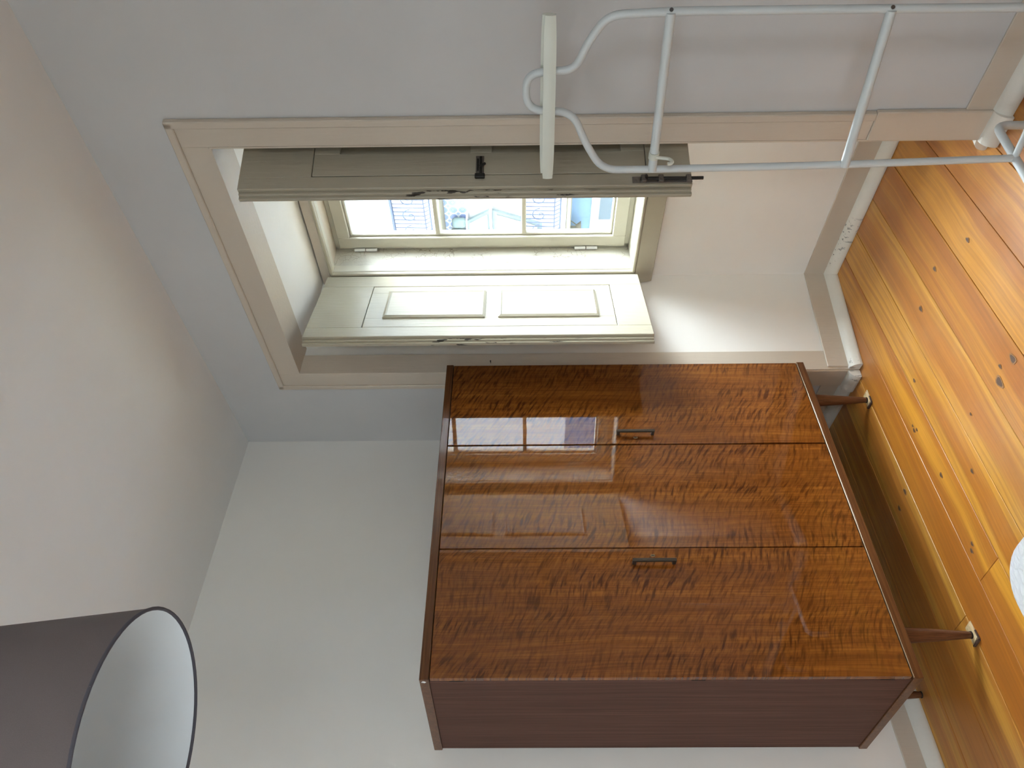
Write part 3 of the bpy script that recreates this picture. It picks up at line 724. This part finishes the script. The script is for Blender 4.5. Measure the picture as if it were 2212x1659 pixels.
b = BM(); tube(b, [(0, 0, lh + .015), (0, 0, CEIL - lz - .01)], .0032, 8); new_obj('cord', b, M['cord'], lamp, smooth=True)
b = BM(); lathe(b, [(.0, CEIL - lz - .045), (.012, CEIL - lz - .045), (.045, CEIL - lz - .010), (.048, CEIL - lz - .001), (.0, CEIL - lz - .001)], 28); new_obj('ceiling_rose', b, M['white_metal'], lamp, smooth=True)

# ================================================================== BED
bx0, bx1, by0, by1, bz = -1.468, -.06, -1.15, .912, .50
bed = tag(empty('bed', ((bx0 + bx1) / 2, (by0 + by1) / 2, 0)), 'bed with a white pebble-quilted cover, its rounded corner jutting over the floorboards', 'bed')
bo = bed.location.copy()
def rrect(x0, x1, ya, yb, r, n=8):
    out = []
    for cx_, cy_, a0_ in ((x1 - r, yb - r, 0), (x0 + r, yb - r, 90), (x0 + r, ya + r, 180), (x1 - r, ya + r, 270)):
        for k in range(n + 1):
            a = R(a0_ + 90 * k / n); out.append((cx_ + math.cos(a) * r - bo.x, cy_ + math.sin(a) * r - bo.y))
    return out
b = BM(); levels = []
for ins_, z_ in ((-.004, .16), (.0, .30), (.0, bz - .05), (.006, bz - .022), (.020, bz - .006), (.045, bz)):
    pts = rrect(bx0 + ins_, bx1 - ins_, by0 + ins_, by1 - ins_, .085, 8)
    levels.append([b.verts.new((p[0] + .006 * math.sin(k * 1.7 + z_ * 9) * (z_ < bz - .03), p[1] + .006 * math.sin(k * 2.3) * (z_ < bz - .03), z_)) for k, p in enumerate(pts)])
for A_, B_ in zip(levels, levels[1:]):
    for k in range(len(A_)): b.faces.new((A_[k], A_[(k + 1) % len(A_)], B_[(k + 1) % len(A_)], B_[k]))
b.faces.new(levels[-1]); new_obj('quilted_cover', b, M['quilt'], bed, smooth=True)
b = BM(); prism(b, rrect(bx0 + .03, bx1 - .03, by0 + .03, by1 - .03, .07), .27, bz - .012); new_obj('mattress', b, M['mattress'], bed)
b = BM(); box(b, (bx0 + .04 - bo.x, by0 + .04 - bo.y, .15), (bx1 - .04 - bo.x, by1 - .04 - bo.y, .265), .006); new_obj('bed_base', b, M['bedwood'], bed)
for ax in (bx0 + .12, bx1 - .12):
    for ay in (by0 + .12, by1 - .12):
        b = BM(); tube(b, [(ax - bo.x, ay - bo.y, 0), (ax - bo.x, ay - bo.y, .152)], .024, 14); new_obj('leg', b, M['bedwood'], bed, smooth=True)

# ================================================================== HOUSE ACROSS THE STREET
M['fac_white'] = plaster('white_street_plaster', (.80, .80, .79), (.86, .86, .85), lump=.1)
M['fac_blue'] = plaster('sky_blue_street_plaster', (.135, .215, .31), (.16, .25, .35), lump=.1)
M['stone'] = plain('pale_limestone', (.55, .54, .54), .8, bumpscale=30, bs=.2)
M['stone_brown'] = plain('weathered_balcony_stone', (.17, .15, .10), .85, bumpscale=30, bs=.3)
M['grey_green'] = plain('grey_green_joinery', (.10, .125, .12), .6)
M['off_panel'] = plain('off_white_board', (.27, .255, .235), .7)
M['street_iron'] = plain('blue_grey_ironwork', (.022, .034, .065), .6)
M['dark_pane'] = plain('grey_house_window_pane', (.08, .105, .115), .15)
M['blue_pane'] = plain('blue_grey_house_pane', (.24, .29, .39), .15)
M['pale_pane'] = plain('pale_blue_house_pane', (.55, .72, .78), .2)
M['cushion'] = plain('pale_green_cushion', (.15, .20, .185), .9)
M['plant'] = plain('dry_plant', (.48, .42, .26), .9)
M['asphalt'] = plain('street_paving', (.20, .195, .19), .9)
def azulejo():
    g = G('blue_azulejo_tile'); v = g.n('TexCoord').outputs['Object']
    xyz = g.n('SeparateXYZ', {'Vector': v}); x = g.math('ABSOLUTE', xyz.outputs['X']); z = g.math('ABSOLUTE', xyz.outputs['Z'])
    mxv = g.math('MAXIMUM', g.math('MAXIMUM', x, z), g.math('MULTIPLY', g.math('ADD', x, z), .74))
    rad = g.math('SQRT', g.math('ADD', g.math('MULTIPLY', x, x), g.math('MULTIPLY', z, z)))
    oc = g.ramp(g.math('DIVIDE', mxv, .1), [(.0, (.10, .16, .40)), (.22, (.34, .39, .54)), (.34, (.11, .18, .42)), (.52, (.27, .33, .50)), (.74, (.15, .21, .42)), (.78, (.58, .60, .62))])
    cx_ = g.math('SUBTRACT', x, .095); cz_ = g.math('SUBTRACT', z, .095)
    cr = g.math('SQRT', g.math('ADD', g.math('MULTIPLY', cx_, cx_), g.math('MULTIPLY', cz_, cz_)))
    f = g.ramp(g.math('DIVIDE', cr, .1), [(.30, 1.0), (.34, 0.0)])
    g.p(Base_Color=g.mix(f, oc, (.30, .36, .50)), Roughness=.25); return g.m
M['azulejo'] = azulejo()

FN = 9.9
house = tag(empty('town_house', M4=MW @ Matrix.Translation((-7.4, FN, -7.5))), 'white and sky-blue house with iron balconies seen through the window', 'house')
HO = Vector((-7.4, FN, -7.5))
def hp(name, parts, mats, parent=house, extra=None, smooth=False):
    b = BM()
    for p in parts:
        lo, hi = p[0], p[1]; bev = p[2] if len(p) > 2 else 0; mi = p[3] if len(p) > 3 else 0
        box(b, tuple(Vector(lo) - HO), tuple(Vector(hi) - HO), bev, mi)
    if extra: extra(b)
    return new_obj(name, b, mats, parent, smooth=smooth)
HT = 5.2
hp('upper_wall', [((-45, FN, .58), (40, FN + .5, HT))], M['fac_white'])
hp('lower_wall', [((-45, FN, -7.5), (40, FN + .5, .58))], M['fac_blue'])
hp('shading_cornice', [((-45, FN - .80, HT), (40, FN + .6, HT + .25), .03)], M['stone'])  # overhang added above the view to keep sky light off the front
# upper casement, glazed door with three panes
w1 = hp('window', [((-7.50, FN - .05, 4.76), (-6.5, FN + .02, 5.9), .01)], M['fac_white'])
hp('pane', [((-7.42, FN - .06, 4.80), (-6.95, FN - .045, 5.8))], M['pale_pane'], w1)
w2 = hp('window', [((-7.43, FN - .05, 3.60), (-7.16, FN + .02, 4.63), .01)], M['fac_white'])
for za, zb in ((3.66, 3.95), (4.00, 4.29), (4.34, 4.58)): hp('pane', [((-7.40, FN - .06, za), (-7.20, FN - .045, zb))], M['blue_pane'], w2)
# azulejo dado: each tile laid singly
dado = hp('tile_panel', [((-7.98, FN - .004, 2.50), (-6.3, FN + .01, 3.16))], M['stone'])
tile_me = None
for i in range(8):
    for j in range(3):
        if tile_me is None:
            b = BM(); box(b, (-.0945, -.012, -.0945), (.0945, .0, .0945), .003); t0 = new_obj('tile', b, M['azulejo'], dado); tile_me = t0.data
        else:
            t0 = bpy.data.objects.new('tile', tile_me); col.objects.link(t0); t0.parent = dado
        t0.location = Vector((-7.80 + .19 * i, FN - .004, 2.63 + .19 * j)) - HO
hp('border_strip', [((-7.98, FN - .02, 3.10), (-6.3, FN - .004, 3.14), .002), ((-7.98, FN - .02, 3.00), (-6.3, FN - .016, 3.035), .002)], M['grey_green'], dado)
# folding projecting hatch with grey-green frame
def hatch(b):
    pass
poly_u = [(-7.92, 2.08), (-7.00, 2.08), (-7.27, 2.53), (-7.92, 2.53)]
poly_l = [(-7.92, 1.04), (-7.38, 1.04), (-7.00, 2.04), (-7.92, 2.04)]
for poly in (poly_u, poly_l):
    b = BM(); prism(b, [(x - HO.x, z - HO.z) for x, z in poly], -.30, -.24, axis='y'); lf = new_obj('hatch_leaf', b, M['grey_green'], house)
    cx_ = sum(p[0] for p in poly) / 4; cz_ = sum(p[1] for p in poly) / 4
    b = BM(); prism(b, [(cx_ + (x - cx_) * .80 - HO.x, cz_ + (z - cz_) * .80 - HO.z) for x, z in poly], -.315, -.295, axis='y'); new_obj('board', b, M['off_panel'], lf)
hp('hatch_rail', [((-7.95, FN - .32, 2.035), (-6.98, FN, 2.085), .005)], M['fac_white'])
hp('ledge', [((-8.0, FN - .30, 2.53), (-7.3, FN, 2.565), .005)], M['fac_white'])
# balconies
def balcony(zs, label, scroll):
    slab = hp('balcony_slab', [((-9.2, FN - .62, zs - .10), (-5.2, FN, zs), .02)], M['stone_brown'])
    hp('slab_edge', [((-9.2, FN - .63, zs), (-5.2, FN - .02, zs + .05), .005)], M['stone'], slab)
    for s_ in ((-7.80, -5.6) if scroll else (-8.7, -5.6)):
        b = BM(); prism(b, [(-.62 + .62, 0)] and [(0, -.10), (-.50, -.10), (-.46, -.22), (-.30, -.26), (-.16, -.34), (0, -.36)], s_ - .10 - HO.x, s_ + .10 - HO.x, axis='x')
        bmesh.ops.translate(b, verts=b.verts, vec=(0, FN - HO.y, zs - HO.z)); new_obj('bracket', b, M['stone_brown'], slab)
    b = BM(); n_ = FN - .56 - HO.y
    X = lambda s_, z_: (s_ - HO.x, n_, z_ - HO.z)
    tube(b, [X(-9.1, zs + .84), X(-5.3, zs + .84)], .032, 6); tube(b, [X(-9.1, zs + .11), X(-5.3, zs + .11)], .016, 6); tube(b, [X(-9.1, zs + .22), X(-5.3, zs + .22)], .012, 6)
    k = 0; s_ = -9.1
    while s_ < -5.3:
        tube(b, [X(s_, zs + .22), X(s_ + .02, zs + .84)], .0115, 5)
        tube(b, [X(s_, zs + .22), X(s_ + .07, zs + .11)], .0115, 5)
        if k % 4 == 0:
            c_ = (s_ + .2, zs + .50); tube(b, [X(c_[0] + math.cos(a * .3) * (.17 - .006 * a), c_[1] + math.sin(a * .3) * (.17 - .006 * a)) for a in range(28)], .0115, 5)
        s_ += .10; k += 1
    new_obj('iron_railing', b, M['street_iron'], slab)
balcony(3.10, '', 0); balcony(.60, '', 1)
# wall lamp bracket, lower window surround
def lampx(b):
    tube(b, [Vector((-7.50, FN - .02, .50)) - HO, Vector((-7.50, FN - .20, .34)) - HO], .012, 6)
    t_ = BM(); lathe(t_, [(.0, .36), (.03, .35), (.10, .26), (.0, .26)], 12); bmesh.ops.translate(t_, verts=t_.verts, vec=Vector((-7.52, FN - .20, 0)) - HO); add(b, t_)
hp('wall_lamp', [], M['stone_brown'], extra=lampx)
w3 = hp('window', [((-7.82, FN - .06, -1.9), (-6.2, FN + .02, .06), .01)], M['stone'])
hp('inner_frame', [((-7.68, FN - .075, -1.8), (-6.3, FN - .05, -.07), .005)], M['off_panel'], w3)
hp('pane', [((-7.46, FN - .09, -1.7), (-6.4, FN - .07, -.10))], M['dark_pane'], w3)
hp('pavement', [((-45, FN - 1.4, -7.5), (40, FN, -7.38))], M['stone'])
b = BM(); box(b, (-45, .75, -7.7), (40, FN - 1.4, -7.5)); tag(new_obj('street', b, M['asphalt'], M4=MW), 'street far below between the two houses', 'street', 'structure')
# two cushions airing on the ledge
for k, (s_, w_, h_, lab) in enumerate(((-7.76, .16, .33, 'pale green cushion on the ledge opposite, nearer the tiles'), (-7.44, .12, .28, 'smaller pale green cushion on the ledge opposite'))):
    b = BM(); bmesh.ops.create_uvsphere(b, u_segments=16, v_segments=10, radius=1)
    for v in b.verts:
        q = v.co; sg = lambda a: math.copysign(abs(a) ** .6, a)
        v.co = Vector((sg(q.x) * w_, q.y * .07, h_ / 2 + sg(q.z) * h_ / 2 * (1 + .15 * abs(q.x))))
    o = new_obj('cushion', b, M['cushion'], M4=MW @ Matrix.Translation((s_, FN - .16, 2.570)), smooth=True)
    tag(o, lab, 'cushion', group='cushions on the house opposite')
